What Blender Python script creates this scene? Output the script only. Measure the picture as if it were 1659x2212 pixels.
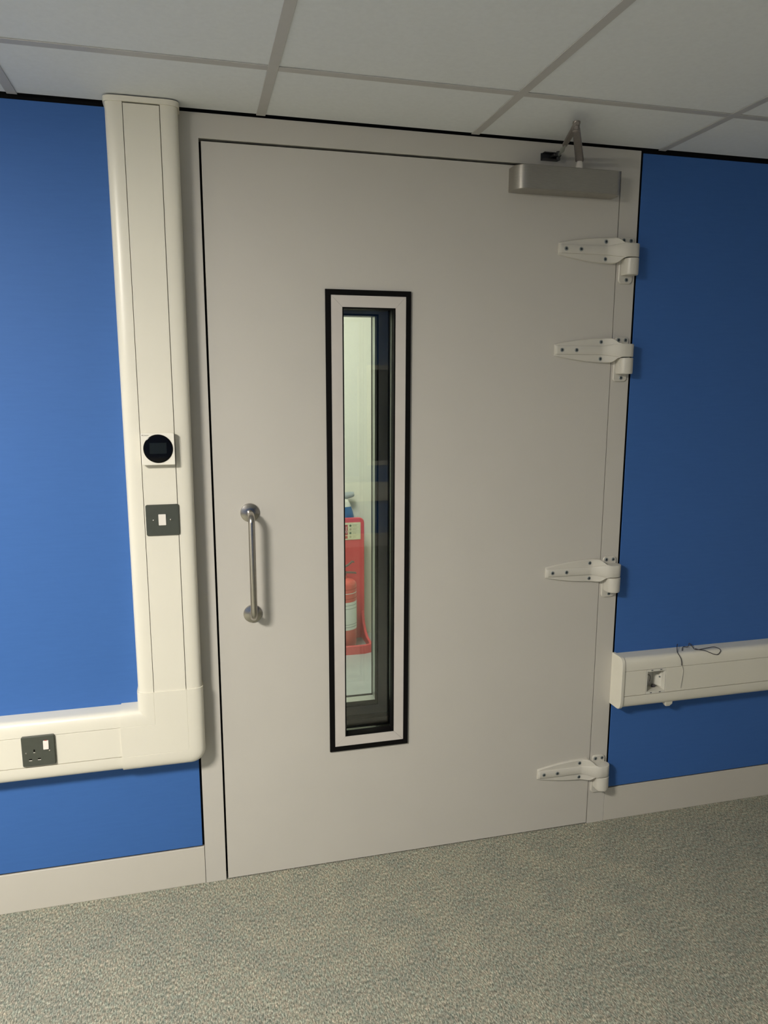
import bpy, bmesh, math
from mathutils import Vector, Matrix

for o in list(bpy.data.objects):
    bpy.data.objects.remove(o, do_unlink=True)
scene = bpy.context.scene
COL = scene.collection
PI = math.pi

# ------------------------------------------------------------------ camera
YAW, PITCH, ROLL = 0.2488, -0.1733, 0.0022
cam_data = bpy.data.cameras.new('camera')
cam_data.sensor_fit = 'HORIZONTAL'
cam_data.sensor_width = 36.0
cam_data.lens = 1612.63 / 1659.0 * 36.0
cam_data.clip_start = 0.02
cam = bpy.data.objects.new('camera', cam_data)
COL.objects.link(cam)
_f = Vector((math.sin(YAW) * math.cos(PITCH), math.cos(YAW) * math.cos(PITCH), math.sin(PITCH)))
_r = Vector((math.cos(YAW), -math.sin(YAW), 0))
_u = _r.cross(_f)
_r2 = _r * math.cos(ROLL) + _u * math.sin(ROLL)
_u2 = _u * math.cos(ROLL) - _r * math.sin(ROLL)
_m = Matrix((_r2, _u2, -_f)).transposed().to_4x4()
_m.translation = Vector((-0.0449, -2.1312, 1.5171))
cam.matrix_world = _m
scene.camera = cam

# ------------------------------------------------------------------ world, exposure
world = bpy.data.worlds.new('world')
scene.world = world
world.use_nodes = True
world.node_tree.nodes['Background'].inputs[0].default_value = (0.02, 0.02, 0.02, 1)
world.node_tree.nodes['Background'].inputs[1].default_value = 1.0
scene.view_settings.view_transform = 'Standard'
scene.view_settings.look = 'None'
scene.view_settings.gamma = 1.0
scene.view_settings.use_curve_mapping = False
scene.view_settings.exposure = 0.62

ROOM_LAMP = 128.0         # radiance of the opal lamp in this room
CORRIDOR_LAMP = 31.0     # radiance of the lamp in the corridor behind the doors

# ------------------------------------------------------------------ materials
MAT = {}


def new_mat(name):
    m = bpy.data.materials.new(name)
    m.use_nodes = True
    nt = m.node_tree
    b = nt.nodes['Principled BSDF']
    MAT[name] = m
    return m, nt, b


def coords(nt, scale=(1, 1, 1)):
    g = nt.nodes.new('ShaderNodeNewGeometry')
    mp = nt.nodes.new('ShaderNodeMapping')
    mp.inputs['Scale'].default_value = scale
    nt.links.new(g.outputs['Position'], mp.inputs['Vector'])
    return mp.outputs['Vector']


def noise(nt, vec, scale, detail=2.0, rough=0.5):
    n = nt.nodes.new('ShaderNodeTexNoise')
    n.inputs['Scale'].default_value = scale
    n.inputs['Detail'].default_value = detail
    n.inputs['Roughness'].default_value = rough
    nt.links.new(vec, n.inputs['Vector'])
    return n.outputs['Fac']


def ramp(nt, fac, stops):
    r = nt.nodes.new('ShaderNodeValToRGB')
    els = r.color_ramp.elements
    els[0].position, els[0].color = stops[0][0], (*stops[0][1], 1)
    els[1].position, els[1].color = stops[1][0], (*stops[1][1], 1)
    for p, c in stops[2:]:
        e = els.new(p)
        e.color = (*c, 1)
    nt.links.new(fac, r.inputs['Fac'])
    return r.outputs['Color']


def bump(nt, b, height, strength, dist):
    n = nt.nodes.new('ShaderNodeBump')
    n.inputs['Strength'].default_value = strength
    n.inputs['Distance'].default_value = dist
    nt.links.new(height, n.inputs['Height'])
    nt.links.new(n.outputs['Normal'], b.inputs['Normal'])


def plain(name, col, rough=0.5, metal=0.0, spec=0.5, var=0.04, scale=30.0, stretch=(1, 1, 1), bstr=0.0, bscale=200.0):
    """a procedural material: base colour with slight noise variation and optional fine relief"""
    m, nt, b = new_mat(name)
    v = coords(nt, stretch)
    n = noise(nt, v, scale, 3.0)
    lo = tuple(max(0, c * (1 - var)) for c in col)
    hi = tuple(min(1, c * (1 + var)) for c in col)
    nt.links.new(ramp(nt, n, [(0.3, lo), (0.7, hi)]), b.inputs['Base Color'])
    b.inputs['Roughness'].default_value = rough
    b.inputs['Metallic'].default_value = metal
    b.inputs['Specular IOR Level'].default_value = spec
    if bstr > 0:
        bump(nt, b, noise(nt, coords(nt, stretch), bscale, 2.0), bstr, 0.001)
    return m


plain('door_paint', (0.56, 0.535, 0.485), 0.42, var=0.012, scale=6, bstr=0.06, bscale=700)
plain('skirting_paint', (0.57, 0.54, 0.48), 0.45, var=0.012, scale=6)
plain('trunking_plastic', (0.74, 0.71, 0.61), 0.33, var=0.01, scale=8)
plain('hinge_paint', (0.60, 0.575, 0.51), 0.35, var=0.015, scale=20)
plain('gasket_black', (0.004, 0.0035, 0.0035), 0.6, spec=0.12, var=0.1)
plain('shadow_gap', (0.012, 0.012, 0.013), 0.9, spec=0.1, var=0.1)
plain('light_block_dark', (0.015, 0.015, 0.013), 0.8, spec=0.2, var=0.1)
plain('bead_aluminium', (0.60, 0.56, 0.52), 0.42, metal=0.0, spec=0.6, var=0.03, scale=12)
plain('liner_aluminium', (0.45, 0.47, 0.43), 0.3, metal=0.6, var=0.03, scale=12)
plain('stainless', (0.47, 0.445, 0.405), 0.24, metal=1.0, var=0.06, scale=40, stretch=(8, 8, 1))
plain('closer_steel', (0.42, 0.40, 0.36), 0.38, metal=0.9, var=0.06, scale=60, stretch=(1, 1, 14))
plain('arm_steel', (0.28, 0.25, 0.23), 0.38, metal=0.6, var=0.06, scale=60)
plain('bracket_black', (0.02, 0.02, 0.022), 0.4, var=0.1)
plain('zinc', (0.25, 0.28, 0.285), 0.4, metal=0.5, var=0.08, scale=300)
plain('socket_dark', (0.02, 0.03, 0.035), 0.5, var=0.1, scale=300)
plain('slate_plate', (0.062, 0.068, 0.055), 0.30, var=0.05, scale=60)
plain('rocker_white', (0.80, 0.76, 0.70), 0.3, var=0.01)
plain('red_mark', (0.5, 0.03, 0.02), 0.4, var=0.03)
plain('controller_white', (0.82, 0.79, 0.70), 0.32, var=0.01)
plain('dial_black', (0.003, 0.003, 0.003), 0.1, spec=0.2, var=0.05)
plain('screen_dark', (0.010, 0.012, 0.008), 0.15, var=0.08)
plain('print_dark', (0.09, 0.08, 0.07), 0.6, var=0.05)
plain('ceiling_tile_white', (0.755, 0.78, 0.80), 0.85, spec=0.2, var=0.02, scale=90, bstr=0.1, bscale=500)
plain('tee_grey', (0.50, 0.49, 0.48), 0.45, var=0.02)
plain('backing_dark', (0.03, 0.03, 0.03), 0.9, spec=0.1)
plain('tray_grey', (0.30, 0.31, 0.28), 0.6, var=0.02)
plain('lobby_grey', (0.72, 0.74, 0.68), 0.6, var=0.02)
plain('side_wall_paint', (0.72, 0.70, 0.64), 0.6, var=0.02, scale=4)
plain('corridor_wall_paint', (0.76, 0.78, 0.66), 0.6, var=0.02, scale=4)
plain('corridor_floor_vinyl', (0.42, 0.47, 0.45), 0.35, var=0.10, scale=7)
plain('stand_red', (0.68, 0.10, 0.10), 0.4, var=0.04, scale=10)
plain('extinguisher_red', (0.68, 0.13, 0.10), 0.28, var=0.03, scale=20)
plain('label_white', (0.74, 0.80, 0.74), 0.5, var=0.02)
plain('label_line', (0.42, 0.47, 0.44), 0.6, var=0.05)
plain('lever_grey', (0.17, 0.15, 0.12), 0.4, var=0.05)
plain('sign_cream', (0.72, 0.73, 0.48), 0.6, var=0.02)
plain('sign_red', (0.45, 0.06, 0.04), 0.6, var=0.03)
plain('sign_green', (0.14, 0.20, 0.09), 0.6, var=0.05)
plain('sign_olive', (0.46, 0.45, 0.27), 0.6, var=0.05)
plain('bottle_blue', (0.05, 0.16, 0.35), 0.35, var=0.04)
plain('bottle_white', (0.78, 0.80, 0.70), 0.4, var=0.02)
plain('bottle_grey', (0.30, 0.36, 0.38), 0.4, var=0.03)
plain('wire_dark', (0.05, 0.045, 0.05), 0.5, var=0.1)
plain('wire_white', (0.55, 0.53, 0.48), 0.5, var=0.05)
plain('wire_red', (0.25, 0.06, 0.05), 0.5, var=0.05)
plain('box_white', (0.70, 0.68, 0.60), 0.4, var=0.02)

# blue wall board: flat blue with a fine sideways grain
m, nt, b = new_mat('panel_blue')
v = coords(nt, (1, 1, 9))
n1 = noise(nt, v, 14.0, 5.0, 0.6)
nt.links.new(ramp(nt, n1, [(0.25, (0.041, 0.130, 0.385)), (0.75, (0.045, 0.139, 0.410))]), b.inputs['Base Color'])
b.inputs['Roughness'].default_value = 0.62
b.inputs['Specular IOR Level'].default_value = 0.3
bump(nt, b, noise(nt, coords(nt, (1, 1, 7)), 120.0, 4.0, 0.6), 0.10, 0.0008)

# carpet: loop pile of mixed grey, beige and green flecks
m, nt, b = new_mat('carpet')
v1 = coords(nt, (1.0, 0.34, 1.0))
nA = noise(nt, v1, 300.0, 3.0, 0.8)
cA = ramp(nt, nA, [(0.30, (0.060, 0.066, 0.060)), (0.43, (0.19, 0.187, 0.162)), (0.56, (0.40, 0.378, 0.322)), (0.70, (0.76, 0.71, 0.61))])
nB = noise(nt, coords(nt, (1, 0.5, 1)), 120.0, 2.0, 0.6)
cB = ramp(nt, nB, [(0.38, (0.88, 1.0, 0.96)), (0.62, (1.05, 1.0, 0.93))])
nC = noise(nt, coords(nt), 9.0, 4.0, 0.65)
cC = ramp(nt, nC, [(0.35, (0.86, 0.88, 0.89)), (0.65, (1.06, 1.04, 1.0))])
mx = nt.nodes.new('ShaderNodeMix'); mx.data_type = 'RGBA'; mx.blend_type = 'MULTIPLY'; mx.inputs['Factor'].default_value = 1.0
nt.links.new(cA, mx.inputs[6]); nt.links.new(cB, mx.inputs[7])
mx2 = nt.nodes.new('ShaderNodeMix'); mx2.data_type = 'RGBA'; mx2.blend_type = 'MULTIPLY'; mx2.inputs['Factor'].default_value = 1.0
nt.links.new(mx.outputs[2], mx2.inputs[6]); nt.links.new(cC, mx2.inputs[7])
nt.links.new(mx2.outputs[2], b.inputs['Base Color'])
b.inputs['Roughness'].default_value = 0.95
b.inputs['Specular IOR Level'].default_value = 0.1
bump(nt, b, noise(nt, coords(nt, (1, 0.4, 1)), 300.0, 2.0, 0.6), 0.6, 0.003)

# window glass: clear with mirror reflection by fresnel
m = bpy.data.materials.new('pane_glass'); m.use_nodes = True; MAT['pane_glass'] = m
nt = m.node_tree
for n in list(nt.nodes):
    nt.nodes.remove(n)
out = nt.nodes.new('ShaderNodeOutputMaterial')
mixs = nt.nodes.new('ShaderNodeMixShader')
fr = nt.nodes.new('ShaderNodeFresnel'); fr.inputs['IOR'].default_value = 1.8
tr = nt.nodes.new('ShaderNodeBsdfTransparent'); tr.inputs['Color'].default_value = (0.975, 0.99, 0.972, 1)
gl = nt.nodes.new('ShaderNodeBsdfGlossy'); gl.inputs['Roughness'].default_value = 0.01
nt.links.new(fr.outputs['Fac'], mixs.inputs['Fac'])
nt.links.new(tr.outputs['BSDF'], mixs.inputs[1]); nt.links.new(gl.outputs['BSDF'], mixs.inputs[2])
nt.links.new(mixs.outputs['Shader'], out.inputs['Surface'])


def emitter(name, col, strength):
    m, nt, b = new_mat(name)
    b.inputs['Base Color'].default_value = (0.8, 0.8, 0.8, 1)
    b.inputs['Emission Color'].default_value = (*col, 1)
    b.inputs['Emission Strength'].default_value = strength
    return m


emitter('lamp_opal', (1.0, 0.948, 0.862), ROOM_LAMP)
emitter('corridor_opal', (1.0, 0.97, 0.92), CORRIDOR_LAMP)

# ------------------------------------------------------------------ mesh helpers


def obj(name, bm, mat, parent=None, smooth=False, auto=None):
    bmesh.ops.recalc_face_normals(bm, faces=bm.faces[:])
    me = bpy.data.meshes.new(name)
    bm.to_mesh(me)
    bm.free()
    mats = mat if isinstance(mat, (list, tuple)) else [mat]
    for k in mats:
        me.materials.append(MAT[k])
    if smooth or auto:
        for p in me.polygons:
            p.use_smooth = True
        if auto:
            me.set_sharp_from_angle(angle=math.radians(auto))
    o = bpy.data.objects.new(name, me)
    COL.objects.link(o)
    if parent:
        attach(o, parent)
    return o


def attach(o, parent):
    o.parent = parent
    o.matrix_parent_inverse = parent.matrix_world.inverted() if False else Matrix.Translation(-parent_loc(parent))


def parent_loc(p):
    v = Vector(p.location)
    while p.parent:
        p = p.parent
    return v if True else v


def empty(name, loc):
    o = bpy.data.objects.new(name, None)
    o.empty_display_size = 0.05
    o.location = loc
    COL.objects.link(o)
    return o


def tag(o, label=None, cat=None, group=None, kind=None):
    if label: o['label'] = label
    if cat: o['category'] = cat
    if group: o['group'] = group
    if kind: o['kind'] = kind
    return o


def box(bm, x0, x1, y0, y1, z0, z1, bev=0.0, seg=2, mi=0):
    vs = [bm.verts.new((x, y, z)) for x in (x0, x1) for y in (y0, y1) for z in (z0, z1)]
    idx = [(0, 1, 3, 2), (4, 6, 7, 5), (0, 4, 5, 1), (2, 3, 7, 6), (0, 2, 6, 4), (1, 5, 7, 3)]
    fs = [bm.faces.new([vs[i] for i in f]) for f in idx]
    for f in fs:
        f.material_index = mi
    if bev > 0:
        es = list({e for f in fs for e in f.edges})
        r = bmesh.ops.bevel(bm, geom=es, offset=bev, segments=seg, affect='EDGES', profile=0.5, clamp_overlap=True)
        for f in r['faces']:
            f.material_index = mi
    return bm


def BX(*a, **k):
    bm = bmesh.new()
    return box(bm, *a, **k)


def loft(bm, rings, closed_ring=True, cap=True, mi=0):
    """rings: list of lists of points with equal counts"""
    vr = [[bm.verts.new(p) for p in r] for r in rings]
    n = len(vr[0])
    for a, b_ in zip(vr[:-1], vr[1:]):
        rng = range(n) if closed_ring else range(n - 1)
        for i in rng:
            j = (i + 1) % n
            f = bm.faces.new((a[i], a[j], b_[j], b_[i])); f.material_index = mi
    if cap:
        f = bm.faces.new(vr[0]); f.material_index = mi
        f = bm.faces.new(list(reversed(vr[-1]))); f.material_index = mi
    return bm


def lathe(bm, c, axis, prof, n=32, mi=0):
    """prof: list of (distance along axis, radius)"""
    ax = Vector(axis).normalized()
    t = Vector((0, 0, 1)) if abs(ax.z) < 0.9 else Vector((1, 0, 0))
    a = ax.cross(t).normalized(); b_ = ax.cross(a)
    c = Vector(c)
    rings = []
    for h, r in prof:
        r = max(r, 1e-5)
        rings.append([c + ax * h + (a * math.cos(2 * PI * i / n) + b_ * math.sin(2 * PI * i / n)) * r for i in range(n)])
    return loft(bm, rings, mi=mi)


def tube(bm, pts, r, n=12, mi=0):
    pts = [Vector(p) for p in pts]
    rs = r if isinstance(r, (list, tuple)) else [r] * len(pts)
    rings = []
    d0 = (pts[1] - pts[0]).normalized()
    up = Vector((0, 0, 1)) if abs(d0.z) < 0.9 else Vector((1, 0, 0))
    a = d0.cross(up).normalized()
    for i, p in enumerate(pts):
        if i == 0: d = pts[1] - pts[0]
        elif i == len(pts) - 1: d = pts[-1] - pts[-2]
        else: d = (pts[i + 1] - pts[i]).normalized() + (pts[i] - pts[i - 1]).normalized()
        d.normalize()
        a = (a - d * a.dot(d)).normalized()
        b_ = d.cross(a)
        rings.append([p + (a * math.cos(2 * PI * k / n) + b_ * math.sin(2 * PI * k / n)) * rs[i] for k in range(n)])
    return loft(bm, rings, mi=mi)


def spline(pts, sub=6):
    P = [Vector(p) for p in pts]
    out = []
    for i in range(len(P) - 1):
        p0, p1, p2, p3 = P[max(i - 1, 0)], P[i], P[i + 1], P[min(i + 2, len(P) - 1)]
        for k in range(sub):
            t = k / sub
            out.append(0.5 * ((2 * p1) + (p2 - p0) * t + (2 * p0 - 5 * p1 + 4 * p2 - p3) * t * t + (3 * p1 - p0 - 3 * p2 + p3) * t ** 3))
    out.append(P[-1])
    return out


def rrect(x0, x1, z0, z1, r, n=5):
    pts = []
    for cx, cz, a0 in ((x1 - r, z1 - r, 0), (x0 + r, z1 - r, PI / 2), (x0 + r, z0 + r, PI), (x1 - r, z0 + r, 1.5 * PI)):
        for k in range(n + 1):
            a = a0 + k * PI / 2 / n
            pts.append((cx + r * math.cos(a), cz + r * math.sin(a)))
    return pts


def plate(bm, x0, x1, z0, z1, yb, yf, r, ch=0.001, mi=0):
    """upright rounded plate, back at yb, front at yf (yf < yb), softened front edge"""
    out = rrect(x0, x1, z0, z1, r)
    inn = rrect(x0 + ch, x1 - ch, z0 + ch, z1 - ch, max(r - ch, 0.0003))
    return loft(bm, [[(p[0], yb, p[1]) for p in out], [(p[0], yf + ch, p[1]) for p in out], [(p[0], yf, p[1]) for p in inn]], mi=mi)


def slab_hole(bm, x0, x1, z0, z1, y0, y1, hx0, hx1, hz0, hz1, mi=0):
    xs, zs = [x0, hx0, hx1, x1], [z0, hz0, hz1, z1]
    V = {}
    for i, x in enumerate(xs):
        for j, z in enumerate(zs):
            for k, y in enumerate((y0, y1)):
                V[i, j, k] = bm.verts.new((x, y, z))
    for i in range(3):
        for j in range(3):
            if i == 1 and j == 1:
                continue
            for k in (0, 1):
                bm.faces.new((V[i, j, k], V[i + 1, j, k], V[i + 1, j + 1, k], V[i, j + 1, k]))
    for i in range(3):
        for j in (0, 3):
            bm.faces.new((V[i, j, 0], V[i + 1, j, 0], V[i + 1, j, 1], V[i, j, 1]))
            bm.faces.new((V[j, i, 0], V[j, i + 1, 0], V[j, i + 1, 1], V[j, i, 1]))
    for j in (1, 2):
        bm.faces.new((V[1, j, 0], V[2, j, 0], V[2, j, 1], V[1, j, 1]))
        bm.faces.new((V[j, 1, 0], V[j, 2, 0], V[j, 2, 1], V[j, 1, 1]))
    return bm


def arch(bm, x0, x1, ztop, y0, y1, ix0, ix1, iz, z0=0.0):
    """upside-down U in the xz plane, extruded y0..y1"""
    P = [(x0, z0), (x0, ztop), (x1, ztop), (x1, z0), (ix1, z0), (ix1, iz), (ix0, iz), (ix0, z0)]
    return loft(bm, [[(p[0], y0, p[1]) for p in P], [(p[0], y1, p[1]) for p in P]], cap=True)


# ------------------------------------------------------------------ measures
W, H = 1.2267, 2.1357              # door opening
FL, FR = -0.0635, 1.2917           # outer edges of the door frame
ZC = 2.204                         # ceiling
XL, XR, YF = -2.6, 2.7, -4.45      # side walls and the wall behind the camera
Y2 = 0.205                         # face of the second door
YC = 2.14                          # far wall of the corridor

# ------------------------------------------------------------------ floor
tag(obj('floor', BX(XL - .1, XR + .1, YF - .1, 0.13, -0.08, 0.0), 'carpet'),
    'speckled grey and beige loop pile carpet', None, kind='structure')

# ------------------------------------------------------------------ ceiling: backing, tee grid, tiles
ceil = obj('ceiling', BX(XL - .1, XR + .1, YF - .1, 0.30, 2.26, 2.32), 'backing_dark')
tag(ceil, 'suspended ceiling of pale square tiles in a grey grid', kind='structure')
TX0, TY0 = 0.159, -0.3128
xs = [TX0 + .6 * k for k in range(-6, 8)]
xs = [x for x in xs if XL + .05 < x < XR - .05]
ys = [TY0 - .6 * k for k in range(0, 8)]
ys = [y for y in ys if y > YF + .05]
xe = [XL] + xs + [XR]
ye = [-0.003] + ys + [YF]
tile_cache = {}
for i in range(len(xe) - 1):
    for j in range(len(ye) - 1):
        w = round(xe[i + 1] - xe[i], 4); d = round(ye[j] - ye[j + 1], 4)
        if (w, d) not in tile_cache:
            o = obj('ceiling_tile', BX(-w / 2 + .0035, w / 2 - .0035, -d / 2 + .0035, d / 2 - .0035, 0, .015, bev=.001, seg=1), 'ceiling_tile_white', ceil)
            tile_cache[w, d] = o
        else:
            o = tile_cache[w, d].copy(); COL.objects.link(o)
        o.location = ((xe[i] + xe[i + 1]) / 2, (ye[j] + ye[j + 1]) / 2, ZC + .0025)
first = None
for x in xs:
    if first is None:
        first = o = obj('main_tee', BX(-.012, .012, YF, -.003, 0, .0022, bev=.0005, seg=1), 'tee_grey', ceil)
    else:
        o = first.copy(); COL.objects.link(o)
    o.location = (x, 0, ZC)
tee_cache = {}
for y in ys:
    for i in range(len(xe) - 1):
        a = xe[i] + (0.012 if i else 0); b2 = xe[i + 1] - (0.012 if i < len(xe) - 2 else 0)
        L = round(b2 - a, 4)
        if L not in tee_cache:
            o = obj('cross_tee', BX(-L / 2, L / 2, -.012, .012, 0, .0022, bev=.0005, seg=1), 'tee_grey', ceil)
            tee_cache[L] = o
        else:
            o = tee_cache[L].copy(); COL.objects.link(o)
        o.location = ((a + b2) / 2, y, ZC)

# ------------------------------------------------------------------ the wall with the door
bm = bmesh.new()
arch(bm, XL - .1, XR + .1, 2.32, 0.014, 0.295, FL, FR, 2.200)
wall_back = tag(obj('wall_back', bm, ['shadow_gap']), 'blue panelled wall around the grey door', kind='structure')
PB, PT = 0.1275, 2.194


def panel(x0, x1):
    bm = BX(x0, x1, 0.0, 0.0035, PB, PT, bev=.0009, seg=2)
    box(bm, x0 + .012, x1 - .012, 0.0034, 0.0135, PB + .012, PT - .012)
    o = obj('wall_panel', bm, 'panel_blue', wall_back)
    return o


panel(-1.275, FL - .0062); panel(XL, -1.28)
panel(FR + .0078, 2.50); panel(2.505, XR)
tag(obj('baseboard_left', BX(XL, FL - .0012, 0.0, 0.0135, 0.0, 0.1215, bev=.0008, seg=1), 'skirting_paint'), 'pale grey flush skirting board left of the door', kind='structure')
tag(obj('baseboard_right', BX(FR + .0014, XR, 0.0, 0.0135, 0.0, 0.1225, bev=.0008, seg=1), 'skirting_paint'), 'pale grey flush skirting board right of the door', kind='structure')

# the other walls of this room (behind and beside the camera)


def side_wall(name, x0, x1, y0, y1, along, face):
    wl = obj(name, BX(x0, x1, y0, y1, 0, 2.26), face)
    tag(wl, along, kind='structure')
    return wl


side_wall('wall_left', XL - .1, XL, YF, 0.0, 'pale painted side wall left of the camera', 'side_wall_paint')
side_wall('wall_right', XR, XR + .1, YF, 0.0, 'pale painted side wall right of the camera', 'side_wall_paint')
side_wall('wall_front', XL - .1, XR + .1, YF - .1, YF, 'blue wall behind the camera, opposite the door', 'panel_blue')
tag(obj('baseboard_front', BX(XL + .014, XR - .014, YF, YF + .013, 0, .122), 'skirting_paint'), 'pale skirting board on the wall opposite the door', kind='structure')
tag(obj('baseboard_side_left', BX(XL, XL + .013, YF + .014, -.001, 0, .122), 'skirting_paint'), 'pale skirting board along the left side wall', kind='structure')
tag(obj('baseboard_side_right', BX(XR - .013, XR, YF + .014, -.001, 0, .122), 'skirting_paint'), 'pale skirting board along the right side wall', kind='structure')
added_win = obj('added_window', BX(1.52, 2.45, YF + .001, YF + .008, 0.80, 1.62), 'dial_black')  # added out of view, gives the dark area mirrored in the door glass
tag(added_win, 'dark window added out of view opposite the door for its reflection', kind='structure')
bm = bmesh.new()
slab_hole(bm, 1.48, 2.49, .76, 1.66, YF + .001, YF + .02, 1.52, 2.45, .80, 1.62)
obj('added_window_frame', bm, 'skirting_paint', added_win)

# ------------------------------------------------------------------ vision panel (black border, pale mitred bead, glass)
OX0, OX1, OZ0, OZ1 = 0.3730, 0.5287, 0.4293, 1.7228       # clear opening
BX0, BX1, BZ0, BZ1 = 0.3408, 0.5590, 0.3998, 1.7547       # outer edge of the bead
GX0, GX1, GZ0, GZ1 = 0.3250, 0.5742, 0.3838, 1.7702       # outer edge of the black border


def ring(bm, o, i, y0, y1):
    slab_hole(bm, o[0], o[1], o[2], o[3], y0, y1, i[0], i[1], i[2], i[3])
    return bm


def vision_panel(parent, y, thick):
    border = obj('vision_panel', ring(bmesh.new(), (GX0, GX1, GZ0, GZ1), (BX0, BX1, BZ0, BZ1), y - .006, y + .001), 'gasket_black', parent)
    tag(border, 'tall narrow glazed vision panel with black border')
    o = [(BX0, BZ0), (BX1, BZ0), (BX1, BZ1), (BX0, BZ1)]
    i = [(OX0, OZ0), (OX1, OZ0), (OX1, OZ1), (OX0, OZ1)]
    for k in range(4):
        a, b2, c, d = o[k], o[(k + 1) % 4], i[(k + 1) % 4], i[k]
        e = .00025
        g = lambda p, s: p
        bm = bmesh.new()
        quad = [a, b2, c, d]
        cx = sum(p[0] for p in quad) / 4; cz = sum(p[1] for p in quad) / 4
        ux, uz = b2[0] - a[0], b2[1] - a[1]; L = math.hypot(ux, uz); ux /= L; uz /= L
        sh = [(p[0] + ux * e * s, p[1] + uz * e * s) for p, s in zip(quad, (1, -1, -1, 1))]
        loft(bm, [[(p[0], y + .001, p[1]) for p in sh], [(p[0], y - .0055, p[1]) for p in sh]])
        obj('glazing_bead', bm, 'bead_aluminium', border)
    gi = .0042
    obj('inner_gasket', ring(bmesh.new(), (OX0, OX1, OZ0, OZ1), (OX0 + gi, OX1 - gi, OZ0 + gi, OZ1 - gi), y - .0035, y + .027), 'gasket_black', border)
    obj('liner', ring(bmesh.new(), (OX0, OX1, OZ0, OZ1), (OX0 + .0015, OX1 - .0015, OZ0 + .0015, OZ1 - .0015), y + .034, y + thick * .84), 'liner_aluminium', border)
    obj('rear_gasket', ring(bmesh.new(), (OX0, OX1, OZ0, OZ1), (OX0 + .002, OX1 - .002, OZ0 + .002, OZ1 - .002), y + thick * .84, y + thick), 'gasket_black', border)
    obj('pane', BX(OX0 + .0001, OX1 - .0001, y + .0275, y + .0335, OZ0 + .0001, OZ1 - .0001), 'pane_glass', border)
    return border


# ------------------------------------------------------------------ door_1
door = empty('door_1', (W / 2, 0, 0))
tag(door, 'wide pale grey door with tall glazed slot and four strap hinges', kind='structure')
bm = bmesh.new()
arch(bm, FL, FR, 2.2000, 0.0, 0.100, -.0030, 1.2288, 2.1385)
obj('door_frame', bm, 'door_paint', door)
bm = bmesh.new()
slab_hole(bm, 0.0030, 1.2262, 0.0035, 2.1318, 0.0, 0.055, OX0, OX1, OZ0, OZ1)
outer = [e for e in bm.edges if all(abs(v.co.y) < 1e-6 for v in e.verts) and (
    all(abs(v.co.x - .003) < 1e-5 for v in e.verts) or all(abs(v.co.x - 1.2262) < 1e-5 for v in e.verts) or all(abs(v.co.z - 2.1318) < 1e-5 for v in e.verts))]
bmesh.ops.bevel(bm, geom=outer, offset=.0014, segments=2, affect='EDGES', profile=.5)
obj('door_leaf', bm, 'door_paint', door)
bm = bmesh.new()
arch(bm, -.0031, 1.2289, 2.1386, 0.034, 0.048, .0031, 1.2261, 2.1317, z0=.004)
obj('light_block', bm, 'light_block_dark', door)  # dark strip added in the leaf gap to stop light leaking through
vision_panel(door, 0.0, 0.055)

# hinges: strap on the leaf, knuckle and fixing plate on the frame, screws


def screw_mesh():
    bm = bmesh.new()
    lathe(bm, (0, 0, 0), (0, -1, 0), [(0, .0060), (.0009, .0060), (.0016, .0052), (.0016, .0031), (.0007, .0029)], n=16)
    for f in bm.faces:
        c = f.calc_center_median()
        if math.hypot(c.x, c.z) < .0034:
            f.material_index = 1
    return bm


screw_src = None


def screw(parent, loc):
    global screw_src
    if screw_src is None:
        o = obj('screw', screw_mesh(), ['zinc', 'socket_dark'], parent)
        screw_src = o
    else:
        o = screw_src.copy(); COL.objects.link(o); o.parent = parent
        o.matrix_parent_inverse = Matrix.Translation(-parent.location)
    o.location = loc
    return o


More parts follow.
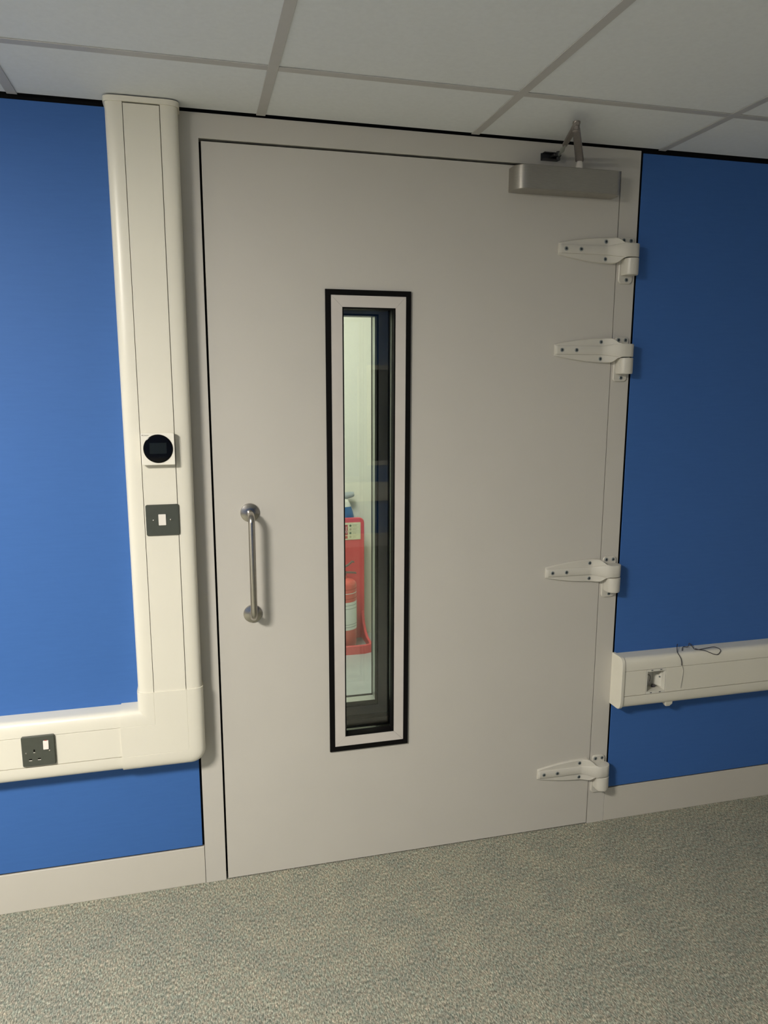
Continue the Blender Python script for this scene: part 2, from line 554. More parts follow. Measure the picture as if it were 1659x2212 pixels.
def strap_mesh(x0, zc):
    bm = bmesh.new()
    N = 56
    rings = []
    for s in range(N + 1):
        t = s / N
        x = .0 + .2555 * t
        # half width
        if x < .168:
            u = x / .168
            hw = .0175 + .0197 * math.sin(u * PI / 2) ** .9
        elif x < .181:
            hw = .0372
        elif x < .211:
            u = (x - .181) / .030
            u = u * u * (3 - 2 * u)
            hw = .0372 + (.0196 - .0372) * u
        else:
            hw = .0196
        # depth of the strap face
        if x < .150:
            d = .0105 + .003 * (x / .15)
        elif x < .222:
            u = (x - .150) / .072
            u = u * u * (3 - 2 * u)
            d = .0135 + (.0445 - .0135) * u
        else:
            d = .0445
        bk = 0.0
        cx, cy, cr = .2320, .0230, .0228
        if x > .20:
            u = min(1, (x - .20) / .02)
            bk = .0005 + .004 * u
        if x > cx:
            q = math.sqrt(max(cr * cr - (x - cx) ** 2, 1e-8))
            d = cy + q * (.0445 - cy) / cr
            bk = max(bk, cy - q * .9)
        uu = min(1, max(0, (x - .145) / .066)); uu = uu * uu * (3 - 2 * uu)
        rw = min(.0125 + .0071 * uu, hw - .0012)
        edge = min(.004, d * .5)
        lip = .0042
        if x < .004:
            d *= .75 + .25 * x / .004
        fl = d - lip                                   # flange face
        P = [(-hw, bk), (-hw, max(fl - .003, bk + .0005)), (-hw + .0022, max(fl, bk + .0008)), (-rw - .0006, max(fl, bk + .0008)), (-rw, d - .0008), (-rw + .0012, d),
             (rw - .0012, d), (rw, d - .0008), (rw + .0006, max(fl, bk + .0008)), (hw - .0022, max(fl, bk + .0008)), (hw, max(fl - .003, bk + .0005)), (hw, bk)]
        if hw - rw < .0030:                                # no flange left: plain band
            P = [(-hw, bk), (-hw, bk + (d - bk) * .5), (-hw, d - .0016), (-hw + .0002, d - .0012), (-hw + .0006, d - .0006), (-hw + .0016, d),
                 (hw - .0016, d), (hw - .0006, d - .0006), (hw - .0002, d - .0012), (hw, d - .0016), (hw, bk + (d - bk) * .5), (hw, bk)]
        rings.append([(x0 + x, -p[1], zc + p[0]) for p in P])
    loft(bm, rings)
    return bm


def hinge(zc):
    x0 = 1.0315
    root = obj('hinge', strap_mesh(x0, zc), 'hinge_paint', door, auto=35)
    tag(root, 'pale painted strap hinge')
    # knuckle
    bm = bmesh.new()
    cx, cy, cr = 1.2630, -.0235, .0232
    prof = [(1.2405, -.004)]
    for k in range(15):
        a = math.radians(195 + k * (215 / 14))      # front half then round to the back right
        prof.append((cx + cr * math.cos(a), cy + cr * math.sin(a)))
    prof += [(1.279, -.004)]
    rings = []
    for z, s in ((-.0225, .96), (-.0232, 1.0), (-.066, 1.0), (-.0695, .975), (-.071, .93)):
        rings.append([(cx + (p[0] - cx) * s, (p[1] - cy) * s + cy if p[1] < cy else p[1], zc + z) for p in prof])
    loft(bm, rings)
    obj('knuckle', bm, 'hinge_paint', root, auto=40)
    bm = bmesh.new()
    plate(bm, 1.2345, 1.2812, zc - .0945, zc + .0425, 0.0, -.0062, .011, .0015)
    obj('fixing_plate', bm, 'hinge_paint', root, auto=40)
    for sx, sz, sy in ((.0205, 0, -.0112), (.069, 0, -.0122), (.1525, .0255, -.0092), (.1525, -.0255, -.0092)):
        screw(root, (x0 + sx, sy, zc + sz))
    for sx, sz in ((1.2455, .0325), (1.2700, .0325), (1.2610, -.0830)):
        screw(root, (sx, -.006, zc + sz))


for zc in (1.9080, 1.6125, 0.9120, 0.2115):
    hinge(zc)

# pull handle
hx, hz0, hz1, hy = 0.1010, 0.8470, 1.1468, -0.058
r_b = .024
path = [(hx, -.004, hz1)]
path += [(hx, hy + r_b - r_b * math.sin(a), hz1 - r_b + r_b * math.cos(a)) for a in [k * PI / 2 / 8 for k in range(9)]]
path += [(hx, hy + r_b - r_b * math.cos(a), hz0 + r_b - r_b * math.sin(a)) for a in [k * PI / 2 / 8 for k in range(9)]]
path += [(hx, -.004, hz0)]
bm = bmesh.new()
tube(bm, path, .0094, n=20)
handle = obj('pull_handle', bm, 'stainless', door, auto=50)
tag(handle, 'brushed steel tubular pull handle')
for z in (hz1, hz0):
    bm = bmesh.new()
    lathe(bm, (hx, 0, z), (0, -1, 0), [(0, .0272), (.0022, .0272), (.0042, .0262), (.0075, .016), (.0085, .0102)], n=40)
    obj('rose', bm, 'stainless', handle, auto=40)

# overhead closer
cx0, cx1, cz0, cz1, cyf = 0.8660, 1.1990, 2.0560, 2.1215, -.0610
prof = [(cx0, -.0005)]
rr = .036
prof += [(cx0 + rr - rr * math.cos(a), cyf + rr - rr * math.sin(a)) for a in [k * PI / 2 / 8 for k in range(9)]]
rr = .022
prof += [(cx1 - rr + rr * math.sin(a), cyf + rr - rr * math.cos(a)) for a in [k * PI / 2 / 8 for k in range(9)]]
prof += [(cx1, -.0005)]
bm = bmesh.new()


def inset2(pr, c, s):
    return [(c[0] + (p[0] - c[0]) * (1 - s * .006), p[1] * (1 - s * .025)) for p in pr]


cc = ((cx0 + cx1) / 2, 0)
loft(bm, [[(p[0], p[1], z) for p in inset2(prof, cc, s)] for z, s in ((cz0, 1), (cz0 + .0015, 0), (cz1 - .0015, 0), (cz1, 1))])
closer = obj('door_closer', bm, 'closer_steel', door, auto=30)
tag(closer, 'brushed metal overhead door closer with folded arm')
PV = Vector((1.071, -.033, 2.1500)); EL = Vector((0.946, -.243, 2.1650)); BR = Vector((1.0085, -.024, 2.1600))
bm = bmesh.new()
lathe(bm, (PV.x, PV.y, cz1), (0, 0, 1), [(0, .0105), (.012, .0105), (.022, .0085), (.0345, .008)], n=20)
obj('spindle', bm, 'rocker_white', closer, auto=40)


def flat_arm(a, b2, w0, w1, th):
    d = (b2 - a); dn = d.normalized()
    s = dn.cross(Vector((0, 0, 1))).normalized()
    up = s.cross(dn).normalized()
    bm = bmesh.new()
    rings = []
    for p, w in ((a - dn * w0 * .6, w0 * .45), (a - dn * w0 * .3, w0 * .85), (a, w0), (b2, w1), (b2 + dn * w1 * .3, w1 * .85), (b2 + dn * w1 * .6, w1 * .45)):
        rings.append([p + s * w * .5 * cs + up * th * .5 * cu for cs, cu in ((-1, -.5), (-.8, -1), (.8, -1), (1, -.5), (1, .5), (.8, 1), (-.8, 1), (-1, .5))])
    return loft(bm, rings)


obj('main_arm', flat_arm(PV, EL + Vector((0, 0, -.004)), .024, .019, .0085), 'arm_steel', closer, auto=40)
mid = EL.lerp(BR, .62)
bm = flat_arm(EL + Vector((0, 0, .006)), mid + Vector((0, 0, .003)), .018, .014, .0085)
obj('forearm', bm, 'arm_steel', closer, auto=40)
bm = bmesh.new()
tube(bm, [mid - (BR - EL) * .03 + Vector((0, 0, .002)), EL.lerp(BR, .75), EL.lerp(BR, .76), EL.lerp(BR, .80), EL.lerp(BR, .81), BR], [.0045, .0045, .0065, .0065, .0042, .0042], n=12)
obj('adjusting_rod', bm, 'liner_aluminium', closer, auto=40)
bm = bmesh.new()
lathe(bm, EL + Vector((0, 0, -.013)), (0, 0, 1), [(0, .006), (.003, .0098), (.010, .0098), (.012, .0085), (.020, .0085), (.022, .0100), (.027, .0100), (.0285, .007)], n=20)
obj('arm_joint', bm, 'arm_steel', closer, auto=40)
bm = bmesh.new()
box(bm, .963, 1.0165, -.0035, 0.0, 2.150, 2.1700, bev=.0008, seg=1)
box(bm, .966, 1.0165, -.020, -.0035, 2.1500, 2.1525, bev=.0006, seg=1)
box(bm, .966, 1.0165, -.020, -.0035, 2.1675, 2.1700, bev=.0006, seg=1)
lathe(bm, (1.0085, -.022, 2.148), (0, 0, 1), [(0, .006), (.024, .006)], n=16)
box(bm, .990, 1.014, -.032, -.0035, 2.1560, 2.1640, bev=.002, seg=1)
obj('arm_bracket', bm, 'bracket_black', closer, auto=40)

# ------------------------------------------------------------------ door_2 behind the lobby
door2 = empty('door_2', (W / 2, Y2, 0))
tag(door2, 'second grey door seen through the glazed slot', kind='structure')
bm = bmesh.new()
slab_hole(bm, FL + .001, FR - .001, 0.003, 2.199, Y2, Y2 + .088, OX0, OX1, OZ0, OZ1)
obj('door_leaf', bm, 'door_paint', door2)
vision_panel(door2, Y2, 0.088)
tag(obj('trim_1', arch(bmesh.new(), FL, FR, 2.1999, .101, Y2 - .007, FL + .006, FR - .006, 2.194), 'lobby_grey'), 'grey lining of the lobby between the two doors', kind='structure')

# ------------------------------------------------------------------ dado trunking
HW, TD, LW = .0870, .0620, .0445


def trunk_profile(grow=0.0, channel=True):
    """(across, depth) outline"""
    hw, td = HW + grow, TD + grow
    d0 = .036
    pts = [(-hw, 0.0), (-hw, d0)]
    a, b_ = hw - LW, td - d0
    for k in range(1, 15):
        t = k * PI / 2 / 14
        pts.append((-LW - a * max(math.cos(t), 0.0) ** (2 / 3.3), d0 + b_ * math.sin(t) ** (2 / 3.3)))
    pts[-1] = (-LW, td)
    if channel:
        pts += [(-LW, .010)]
    rest = [(-p[0], p[1]) for p in reversed(pts)]
    return pts + rest


def trunk_v(name, xc, z0, z1, parent):
    bm = bmesh.new()
    P = trunk_profile()
    loft(bm, [[(xc + p[0], -p[1], z) for p in P] for z in (z0, z1)])
    return obj(name, bm, 'trunking_plastic', parent, auto=30)


def trunk_h(name, zc, x0, x1, parent, ybase=0.0, s=-1):
    bm = bmesh.new()
    P = trunk_profile()
    loft(bm, [[(x, ybase + s * p[1], zc - p[0]) for p in P] for x in (x0, x1)])
    return obj(name, bm, 'trunking_plastic', parent, auto=30)


LG = .0430
VX, HZ = -.1390, .5185
dado = empty('dado_trunking', (VX, 0, HZ))
tag(dado, 'cream plastic cable trunking left of the door, turning up to the ceiling', 'trunking', 'dado trunking')
trunk_v('upright_body', VX, .640, 2.1990, dado)
obj('upright_lid', BX(VX - LG, VX + LG, -TD + .0002, -.050, .645, 2.188, bev=.0006, seg=1), 'trunking_plastic', dado)
trunk_h('level_body', HZ, XL, -.255, dado)
obj('level_lid', BX(XL, -.26, -TD + .0002, -.050, HZ - LG, HZ + LG, bev=.0006, seg=1), 'trunking_plastic', dado)
# collar under the ceiling
bm = bmesh.new()
P = trunk_profile(.004, channel=False)
loft(bm, [[(VX + p[0], -p[1], z) for p in P] for z in (2.1905, 2.2030)])
obj('ceiling_collar', bm, 'trunking_plastic', dado, auto=30)
# flat angle at the corner (mitred sweep, outer corner rounded)
GROW = .0032
prof = trunk_profile(GROW, channel=False)
extra = []
for p in prof:
    if abs(abs(p[0]) - LW) < 1e-6:
        extra += [(p[0] - .0006, p[1]), (p[0], p[1] - .0007), (p[0] + .0006, p[1])]
    else:
        extra.append(p)
PRO = []
for i, p in enumerate(extra):
    PRO.append(p)
# faint lines that carry on from the lids
NA = 8
ZT, XE = .6580, -.2770
stations = []
for s in range(NA + 3):
    ringp = []
    for w, d in PRO:
        # w > 0 : outer (right / lower) side
        cxp, czp = VX + w, HZ - w
        rr = .040 * max(0.0, (w - .030) / (HW + GROW - .030))
        if s == 0:
            q = (cxp, ZT)
        elif s == NA + 2:
            q = (XE, czp)
        else:
            t = (s - 1) / NA * PI / 2
            q = (cxp - rr + rr * math.cos(t), czp + rr - rr * math.sin(t))
        ringp.append((q[0], -d, q[1]))
    stations.append(ringp)
bm = bmesh.new()
loft(bm, stations)
obj('corner_piece', bm, 'trunking_plastic', dado, auto=28)

# right hand run
HZ2 = .5295
dado2 = empty('dado_trunking', (2.0, 0, HZ2))
tag(dado2, 'cream plastic cable trunking with closed end and open socket box right of the door', 'trunking', 'dado trunking')
trunk_h('level_body', HZ2, 1.2990, XR, dado2)
BOX0, BOX1 = 1.3860, 1.4600
obj('lid', BX(1.2995, BOX0 - .0008, -TD + .0002, -.058, HZ2 - LG, HZ2 + LG, bev=.0006, seg=1), 'trunking_plastic', dado2)
obj('lid', BX(BOX1 + .0008, XR, -TD + .0002, -.058, HZ2 - LG, HZ2 + LG, bev=.0006, seg=1), 'trunking_plastic', dado2)
bm = bmesh.new()
P = trunk_profile(.0035, channel=False)
loft(bm, [[(x, -p[1] * sc, HZ2 - p[0] * sc) for p in P] for x, sc in ((1.2905, .985), (1.2915, 1.0), (1.3015, 1.0), (1.3022, .995))])
obj('end_cap', bm, 'trunking_plastic', dado2, auto=30)
# open mounting box
bm = bmesh.new()
slab_hole(bm, BOX0, BOX1, HZ2 - LG, HZ2 + LG, -TD + .0006, -.0125, BOX0 + .0035, BOX1 - .0035, HZ2 - LG + .008, HZ2 + LG - .008)
box(bm, BOX0 + .0035, BOX1 - .0035, -.0160, -.0125, HZ2 - LG + .008, HZ2 + LG - .008)
outlet = obj('outlet_box', bm, 'box_white', dado2)
tag(outlet, 'open white box without a face plate')
for sx in (.020, .054):
    for sz in (HZ2 - LG + .0035, HZ2 + LG - .0035):
        obj('slot', BX(BOX0 + sx - .0035, BOX0 + sx + .0035, -TD - .0001, -TD + .0006, sz - .0011, sz + .0011), 'socket_dark', outlet)
bm = bmesh.new()
loft(bm, [[(BOX0 + .050, -.0165, .502), (BOX0 + .070, -.0165, .497), (BOX0 + .070, -.0165, .562), (BOX0 + .052, -.0165, .545)],
          [(BOX0 + .061, -.036, .504), (BOX0 + .070, -.044, .499), (BOX0 + .070, -.044, .557), (BOX0 + .064, -.037, .536)]])
obj('cable_guide', bm, 'box_white', outlet)
bm = bmesh.new()
tube(bm, spline([(BOX0 + .030, -.0170, .534), (BOX0 + .037, -.022, .536), (BOX0 + .040, -.024, .528), (BOX0 + .040, -.022, .512)], 5), .0011, n=8)
obj('hook', bm, 'wire_dark', outlet, smooth=True)
bm = bmesh.new()
lathe(bm, (BOX0 + .044, -.026, .4995), (.5, -.3, -.1), [(0, .004), (.001, .0055), (.010, .0055), (.012, .003)], n=12)
obj('grommet', bm, 'wire_dark', outlet, auto=40)
bm = bmesh.new()
lathe(bm, (BOX0 + .064, -.040, .534), (.1, -1, 0), [(0, .0030), (.002, .0030), (.003, .0018)], n=12)
obj('boss', bm, 'zinc', outlet, auto=40)
# little clip under the run
bm = bmesh.new()
rings = []
for z, s in ((HZ2 - HW + .006, 1.0), (HZ2 - HW - .006, .95), (HZ2 - HW - .0130, .6), (HZ2 - HW - .0155, .52)):
    rings.append([(1.487 + .0155 * s * cx_, -.040 + .012 * s * cy_, z) for cx_, cy_ in ((-1, -.7), (-.8, -1), (.8, -1), (1, -.7), (1, .7), (.8, 1), (-.8, 1), (-1, .7))])
loft(bm, rings)
obj('clip', bm, 'trunking_plastic', dado2, auto=40)

# run on the opposite wall, mirrored in the glass
dado3 = empty('dado_trunking', (0, YF, HZ))
tag(dado3, 'cream plastic cable trunking along the blue wall opposite the door', 'trunking', 'dado trunking')
trunk_h('level_body', HZ, XL + .02, XR - .02, dado3, YF + .001, 1)
obj('level_lid', BX(XL + .02, XR - .02, YF + .051, YF + TD + .0008, HZ - LG, HZ + LG), 'trunking_plastic', dado3)

# loose cord lying over the right run
TOPZ = HZ2 + HW
outline = [(-p[0], p[1]) for p in trunk_profile(0.0, channel=False)]
outline = outline[:len(outline) // 2] + [(0.0, TD), (-LW, TD)]


def over(x, sdist, lift=.0018):
    """point lying on the trunking: sdist measured from the wall over the top edge and down the front"""
    acc = 0.0
    for (w0, d0), (w1, d1) in zip(outline[:-1], outline[1:]):
        L = math.hypot(w1 - w0, d1 - d0)
        if L > 1e-9 and acc + L >= sdist:
            t = (sdist - acc) / L
            nw, nd = (d1 - d0) / L, -(w1 - w0) / L
            return (x, -(d0 + (d1 - d0) * t + nd * lift), HZ2 + w0 + (w1 - w0) * t + nw * lift)
        acc += L
    return (x, -TD - lift, HZ2 - LW)


cord = empty('loose_cord', (1.515, -.05, TOPZ))
tag(cord, 'thin dark cord with a loop draped over the right trunking', 'cord')
bm = bmesh.new()
tube(bm, spline([over(1.535, .008, .014), over(1.524, .022, .009), over(1.512, .040, .003), over(1.5065, .050, .0026), over(1.511, .066, .0026), over(1.5145, .080, .0026), over(1.5155, .092, .0026)], 6), .00135, n=8)
obj('dark_strand', bm, 'wire_dark', cord, smooth=True)
bm = bmesh.new()
tube(bm, spline([over(1.5155, .092, .0026), over(1.5225, .112, .0022), over(1.5200, .142, .0022), over(1.5175, .172, .0022)], 6), .00105, n=8)
obj('pale_strand', bm, 'wire_white', cord, smooth=True)
bm = bmesh.new()
tube(bm, spline([over(1.533, .038, .002), over(1.552, .016, .005), over(1.568, .020, .006), over(1.582, .008, .013), over(1.583, .022, .007), over(1.581, .040, .003),
                 over(1.600, .045, .004), over(1.632, .042, .005), over(1.656, .041, .005), over(1.668, .050, .004), over(1.669, .058, .0035), over(1.656, .067, .003), over(1.640, .065, .003), over(1.612, .053, .004), over(1.592, .046, .004), over(1.580, .042, .0065)], 6), .0013, n=8)
obj('looped_strand', bm, 'wire_dark', cord, smooth=True)

# ------------------------------------------------------------------ room controller, switch, socket
YT = -TD                       # face of the trunking lids
th = empty('room_controller', (-.1378, YT, 1.3405))
tag(th, 'square white room controller with round black dial on the upright trunking', 'thermostat')
X0, X1, Z0, Z1 = -.1803, -.0958, 1.2983, 1.3820
bm = bmesh.new()
plate(bm, X0 + .006, X1 - .006, Z0 + .006, Z1 - .006, YT - .0001, YT - .009, .003, .001)
obj('back_case', bm, 'controller_white', th, auto=40)
bm = bmesh.new()
plate(bm, X0, X1, Z0, Z1, YT - .009, YT - .0225, .0022, .001)
obj('front_case', bm, 'controller_white', th, auto=40)
CXD, CZD = -.1376, 1.3412
bm = bmesh.new()
lathe(bm, (CXD, YT - .0224, CZD), (0, -1, 0), [(0, .0376), (.0013, .0374), (.0019, .0364), (.0021, .034)], n=56)
dial = obj('dial', bm, 'dial_black', th, auto=40)
bm = bmesh.new()
box(bm, CXD - .0215, CXD + .0215, YT - .0247, YT - .0244, CZD - .0130, CZD + .0155)
obj('screen', bm, 'screen_dark', dial)
for dx, rz in ((.003, 0), (.0125, .3)):
    obj('touch_mark', BX(CXD + dx - .0022, CXD + dx + .0022, YT - .02475, YT - .0244, CZD - .0225, CZD - .0212), 'screen_dark', dial)


def lettering(name, body, size, loc, mat, parent, rot=(PI / 2, 0, 0)):
    cu = bpy.data.curves.new(name, 'FONT')
    cu.body = body
    cu.size = size
    cu.extrude = .00008
    t = bpy.data.objects.new(name + '_tmp', cu)
    COL.objects.link(t)
    dg = bpy.context.evaluated_depsgraph_get()
    me = bpy.data.meshes.new_from_object(t.evaluated_get(dg))
    bpy.data.objects.remove(t, do_unlink=True)
    me.transform(Matrix.Translation(Vector(loc)) @ Matrix.Rotation(rot[0], 4, 'X'))
    me.materials.clear(); me.materials.append(MAT[mat])
    o = bpy.data.objects.new(name, me)
    COL.objects.link(o)
    attach(o, parent)
    return o


lettering('lettering', 'DAIKIN', .0042, (X0 + .0062, YT - .0226, Z1 - .0070), 'print_dark', th)
bm = bmesh.new()
loft(bm, [[(X0 + .0026, y, Z1 - .0040), (X0 + .0058, y, Z1 - .0040), (X0 + .0034, y, Z1 - .0072)] for y in (YT - .0225, YT - .02268)])
obj('logo_mark', bm, 'print_dark', th)

sw = empty('light_switch', (-.1354, YT, 1.1475))
tag(sw, 'dark grey light switch plate with one white rocker on the upright trunking', 'switch')
X0, X1, Z0, Z1 = -.1790, -.0925, 1.1050, 1.1895
bm = bmesh.new()
plate(bm, X0, X1, Z0, Z1, YT - .0001, YT - .0052, .0048, .0016)
obj('plate', bm, 'slate_plate', sw, auto=40)


def rocker(parent, x0, x1, z0, z1, y, tilt=.0022):
    bm = bmesh.new()
    zm = (z0 + z1) / 2
    out = rrect(x0, x1, z0, z1, .0016, 3)
    inn = rrect(x0 + .0008, x1 - .0008, z0 + .0008, z1 - .0008, .0010, 3)
    loft(bm, [[(p[0], y, p[1]) for p in out], [(p[0], y - .0016 + tilt * .5 * (p[1] - zm) / (z1 - zm), p[1]) for p in out],
              [(p[0], y - .0026 + tilt * .5 * (p[1] - zm) / (z1 - zm), p[1]) for p in inn]])
    return obj('rocker', bm, 'rocker_white', parent, auto=40)


rocker(sw, -.1465, -.1267, 1.1328, 1.1634, YT - .0050, -.002)


def small_screw(parent, x, z, y):
    bm = bmesh.new()
    lathe(bm, (x, y, z), (0, -1, 0), [(0, .0026), (.0006, .0026), (.0012, .0018), (.0014, .0006)], n=14)
    return obj('screw', bm, 'stainless', parent, auto=60)


small_screw(sw, -.1594, 1.1476, YT - .0050)
small_screw(sw, -.1150, 1.1474, YT - .0050)

so = empty('wall_socket', (-.4895, YT, .5234))
tag(so, 'dark grey switched power socket with three pin slots on the level trunking', 'socket')
X0, X1, Z0, Z1 = -.5318, -.4478, .4805, .5668
bm = bmesh.new()
plate(bm, X0, X1, Z0, Z1, YT - .0001, YT - .0078, .0042, .0016)
obj('plate', bm, 'slate_plate', so, auto=40)
rk = rocker(so, -.4768, -.4624, .5275, .5525, YT - .0076, .0022)
obj('red_mark', BX(-.4728, -.4668, YT - .0092, YT - .0080, .5527, .5536), 'red_mark', rk)
for (x, z, w, h) in ((-.5003, .5250, .0043, .0094), (-.5112, .5006, .0078, .0056), (-.4890, .5008, .0078, .0056)):
    o = obj('pin_slot', BX(x - w / 2, x + w / 2, YT - .0079, YT - .0072, z - h / 2, z + h / 2), 'dial_black', so)
    obj('slot_edge', BX(x - w / 2, x + w / 2, YT - .0082, YT - .0079, z - h / 2, z - h / 2 + .0016), 'rocker_white', o)
small_screw(so, -.5210, .5202, YT - .0076)
small_screw(so, -.4613, .5218, YT - .0076)

# ------------------------------------------------------------------ corridor behind the doors
CX0, CX1, CZ = -1.2, 2.2, 2.5
tag(obj('floor_corridor', BX(CX0, CX1, 0.131, YC, -0.08, 0.0), 'corridor_floor_vinyl'), 'smooth grey corridor floor beyond the doors', kind='structure')
tag(obj('wall_corridor', BX(CX0, CX1, YC, YC + .1, -.08, CZ), 'corridor_wall_paint'), 'pale corridor wall seen through the glass', kind='structure')
tag(obj('wall_corridor_left', BX(CX0 - .1, CX0, 0.296, YC, -.08, CZ), 'corridor_wall_paint'), 'pale end wall of the corridor on the left', kind='structure')
tag(obj('wall_corridor_right', BX(CX1, CX1 + .1, 0.296, YC, -.08, CZ), 'corridor_wall_paint'), 'pale end wall of the corridor on the right', kind='structure')
tag(obj('ceiling_corridor', BX(CX0 - .1, CX1 + .1, 0.30, YC + .1, CZ, CZ + .08), 'corridor_wall_paint'), 'pale ceiling of the corridor', kind='structure')

# extinguisher stand: backboard, tray floor and raised lip
SX0, SX1, SYB, SYF = .6000, .8930, 2.045, 1.790
st = empty('extinguisher_stand', ((SX0 + SX1) / 2, (SYB + SYF) / 2, 0))
tag(st, 'red moulded fire extinguisher stand with tall back board behind the glass', 'stand')
bm = bmesh.new()
loft(bm, [[(p[0], y, p[1]) for p in rrect(SX0 + ins, SX1 - ins, .010, .7395 - ins, .030)] for y, ins in ((SYB, .001), (SYB - .016, 0), (SYB - .020, .003))])
obj('back_board', bm, 'stand_red', st, auto=40)
bm = bmesh.new()
box(bm, SX0 + .0155, SX1 - .0155, SYF + .0155, SYB - .018, 0.002, .014, bev=.002)
obj('tray_floor', bm, 'tray_grey', st)
# lip: swept strip round front and sides, rising to the board
bm = bmesh.new()
lp = []
fw = .016
for (x, y, zt, nx, ny) in ((SX1 - .004, SYB - .012, .20, 1, 0), (SX1 - .002, SYB - .045, .115, 1, 0), (SX1 - .001, SYB - .085, .072, 1, 0), (SX1, SYB - .13, .054, 1, 0), (SX1, SYF + .05, .050, 1, 0), (SX1 - .012, SYF + .014, .050, .75, -.75),
                           (SX1 - .05, SYF, .050, 0, -1), (SX0 + .05, SYF, .050, 0, -1), (SX0 + .012, SYF + .014, .050, -.75, -.75), (SX0, SYF + .05, .050, -1, 0), (SX0, SYB - .13, .054, -1, 0), (SX0 + .001, SYB - .085, .072, -1, 0), (SX0 + .002, SYB - .045, .115, -1, 0), (SX0 + .004, SYB - .012, .20, -1, 0)):
    lp.append([(x, y, 0.0), (x, y, zt - .003), (x - nx * .003, y - ny * .003, zt), (x - nx * (fw - .003), y - ny * (fw - .003), zt), (x - nx * fw, y - ny * fw, zt - .004), (x - nx * fw, y - ny * fw, 0.0)])
loft(bm, lp)
obj('tray_lip', bm, 'stand_red', st, auto=35)
# sign on the board
sy = SYB - .020
bm = bmesh.new()
plate(bm, .628, .8710, .6115, .7125, sy - .0002, sy - .0022, .002, .0004)
sign = obj('sign', bm, 'sign_cream', st)
tag(sign, 'cream instruction sign with red field and four rows of print')
ysf = sy - .0022
obj('red_field', BX(.640, .7945, ysf - .0004, ysf, .640, .7010), 'sign_red', sign)
obj('red_field', BX(.640, .7935, ysf - .0004, ysf, .6195, .6350), 'sign_red', sign)
for k, x in enumerate((.7700, .7780, .7870)):
    bm = bmesh.new()
    tube(bm, spline([(x, ysf - .0004, .650), (x + .003, ysf - .0004, .662), (x - .002, ysf - .0004, .674), (x + .001, ysf - .0004, .690)], 4), .0016, n=6)
    obj('white_stroke', bm, 'label_white', sign)
for k in range(4):
    z = .6945 - k * .0218
    bm = bmesh.new()
    lathe(bm, (.8100, ysf, z), (0, -1, 0), [(0, .0068), (.0004, .0068)], n=14)
    obj('pictogram', bm, ['sign_green', 'sign_olive', 'sign_green', 'sign_olive'][k], sign)
    bm = bmesh.new()
    for q in range(3):
        box(bm, .8225, .8225 + (.030, .024, .027)[q] - .002 * k, ysf - .0003, ysf, z + .0042 - q * .0045, z + .0058 - q * .0045)
    obj('print_lines', bm, 'sign_olive', sign)
    if k < 3:
        obj('divider', BX(.8020, .8640, ysf - .0003, ysf, z - .0114, z - .0104), 'sign_olive', sign)

# fire extinguisher
EX, EY, ER = .7430, 1.905, .0745
ex = empty('fire_extinguisher', (EX, EY, .014))
tag(ex, 'red fire extinguisher with white label standing in the red stand', 'fire extinguisher')
bm = bmesh.new()
lathe(bm, (EX, EY, .0145), (0, 0, 1), [(0, .068), (.004, .072), (.028, .0735), (.030, ER), (.366, ER), (.376, .0730), (.385, .068), (.393, .057), (.399, .040), (.403, .022), (.420, .020)], n=48)
cyl = obj('cylinder', bm, 'extinguisher_red', ex, auto=50)
bm = bmesh.new()
A0, A1, NN = math.radians(-150), math.radians(10), 30
lab = []
for k in range(NN + 1):
    a = A0 + (A1 - A0) * k / NN
    lab.append([(EX + r * math.cos(a), EY + r * math.sin(a), z) for r, z in ((ER + .0002, .130), (ER + .0009, .130), (ER + .0009, .292), (ER + .0002, .292))])
loft(bm, lab)
label = obj('white_label', bm, 'label_white', cyl, auto=60)


def arc_strip(z0, z1, mat, par, r=ER + .0010, a0=-150, a1=0):
    bm = bmesh.new()
    rr_ = []
    for k in range(21):
        a = math.radians(a0 + (a1 - a0) * k / 20)
        rr_.append([(EX + q * math.cos(a), EY + q * math.sin(a), z) for q, z in ((r - .0003, z0), (r + .0003, z0), (r + .0003, z1), (r - .0003, z1))])
    loft(bm, rr_)
    return obj('print_band', bm, mat, par, auto=60)


for z in (.272, .252, .160, .145):
    arc_strip(z, z + .0045, 'label_line', label, a0=-140, a1=-28)
for z in (.364, .340, .310):
    arc_strip(z, z + .004, 'label_white' if z == .340 else 'sign_red', cyl, r=ER + .0002, a0=-140, a1=-20)
bm = bmesh.new()
lathe(bm, (EX, EY, .434), (0, 0, 1), [(0, .017), (.02, .017), (.022, .013), (.040, .013)], n=20)
obj('valve', bm, 'lever_grey', ex, auto=40)
for za, zb, xe_ in ((.452, .447, .818), (.474, .512, .806)):
    bm = bmesh.new()
    loft(bm, [[(x, EY + w * c1, z + .004 * c2) for c1, c2 in ((-1, -1), (1, -1), (1, 1), (-1, 1))] for x, z, w in ((EX - .01, za, .010), (EX + .030, za + (zb - za) * .5, .010), (xe_ - .012, zb - .001, .009), (xe_, zb - .004, .007))])
    obj('lever', bm, 'lever_grey', ex)

# blue bottle behind the stand on a small wall ledge
tag(obj('trim_2', BX(.690, .850, 2.052, YC - .0005, .600, .612, bev=.002), 'corridor_wall_paint'), 'short wall ledge behind the red stand', kind='structure')
bo = empty('spray_bottle', (.776, 2.096, .6125))
tag(bo, 'blue bottle with white shoulder and grey head behind the red stand', 'bottle')


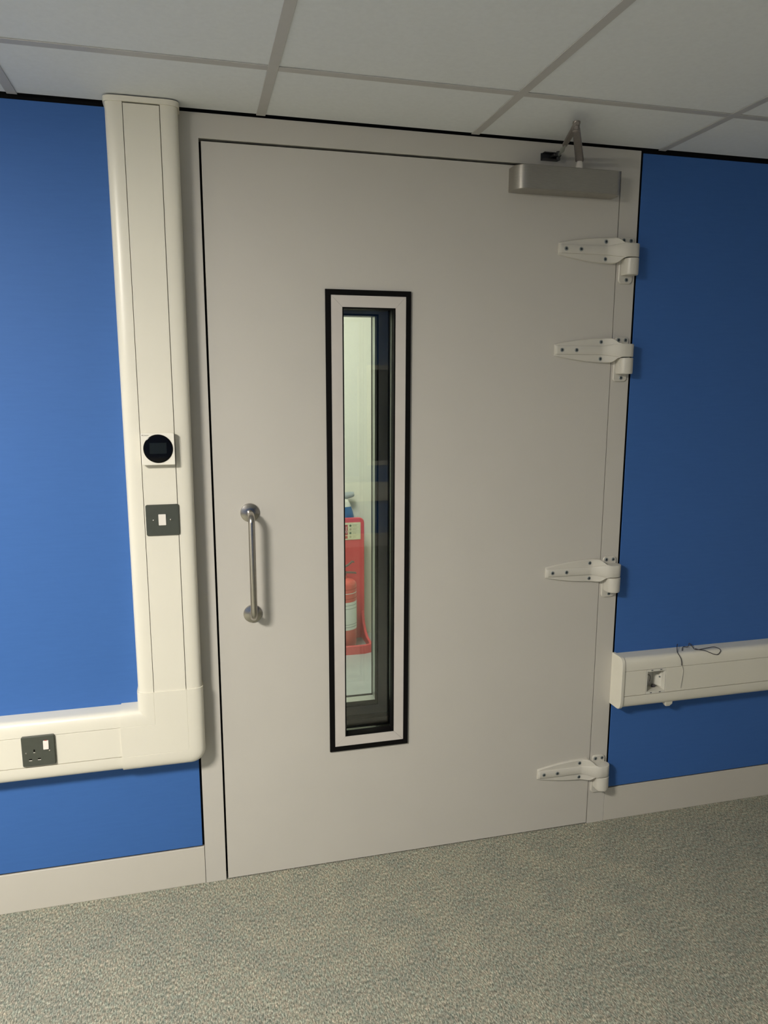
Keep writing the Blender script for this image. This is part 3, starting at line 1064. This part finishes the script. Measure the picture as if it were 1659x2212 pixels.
def oval(z, rx, ry, n=28):
    return [(.776 + rx * math.cos(2 * PI * k / n), 2.096 + ry * math.sin(2 * PI * k / n), z) for k in range(n)]


bm = bmesh.new()
loft(bm, [oval(.613, .066, .034), oval(.618, .070, .038), oval(.735, .070, .038), oval(.765, .0645, .036), oval(.797, .0530, .032)])
obj('body', bm, 'bottle_blue', bo, auto=40)
bm = bmesh.new()
loft(bm, [oval(.7972, .0535, .032), oval(.812, .048, .030), oval(.836, .036, .024), oval(.842, .026, .020)])
obj('shoulder', bm, 'bottle_white', bo, auto=40)
bm = bmesh.new()
rings = []
for x, zc_, rz, ry in ((.700, .858, .012, .010), (.708, .858, .020, .016), (.740, .860, .0215, .020), (.800, .860, .0205, .020), (.832, .865, .0175, .017), (.845, .866, .014, .013), (.8485, .865, .008, .008)):
    rings.append([(x, 2.096 + ry * math.cos(2 * PI * k / 20), zc_ + rz * math.sin(2 * PI * k / 20)) for k in range(20)])
loft(bm, rings)
obj('head', bm, 'bottle_grey', bo, auto=50)

# ------------------------------------------------------------------ lamps
for lx, ly, txt in ((-1.26, -1.84, 'round opal lamp on the ceiling of the carpeted room'),):
    lamp = empty('ceiling_light', (lx, ly, ZC))
    tag(lamp, txt, 'lamp')
    bm = bmesh.new()
    lathe(bm, (lx, ly, ZC - .0001), (0, 0, -1), [(0, .262), (.016, .262), (.020, .258), (.020, .246)], n=48)
    obj('base_ring', bm, 'rocker_white', lamp, auto=40)
    bm = bmesh.new()
    lathe(bm, (lx, ly, ZC - .0205), (0, 0, -1), [(0, .244), (.008, .244), (.014, .236), (.017, .208), (.018, .12)], n=48)
    obj('diffuser', bm, 'lamp_opal', lamp, auto=40)
lamp2 = empty('ceiling_light', (.25, 1.0, CZ))
tag(lamp2, 'square opal lamp on the corridor ceiling beyond the doors', 'lamp')
obj('frame', BX(-.05, .55, .70, 1.30, CZ - .012, CZ - .0001), 'rocker_white', lamp2)
obj('diffuser', BX(-.03, .53, .72, 1.28, CZ - .016, CZ - .0122), 'corridor_opal', lamp2)
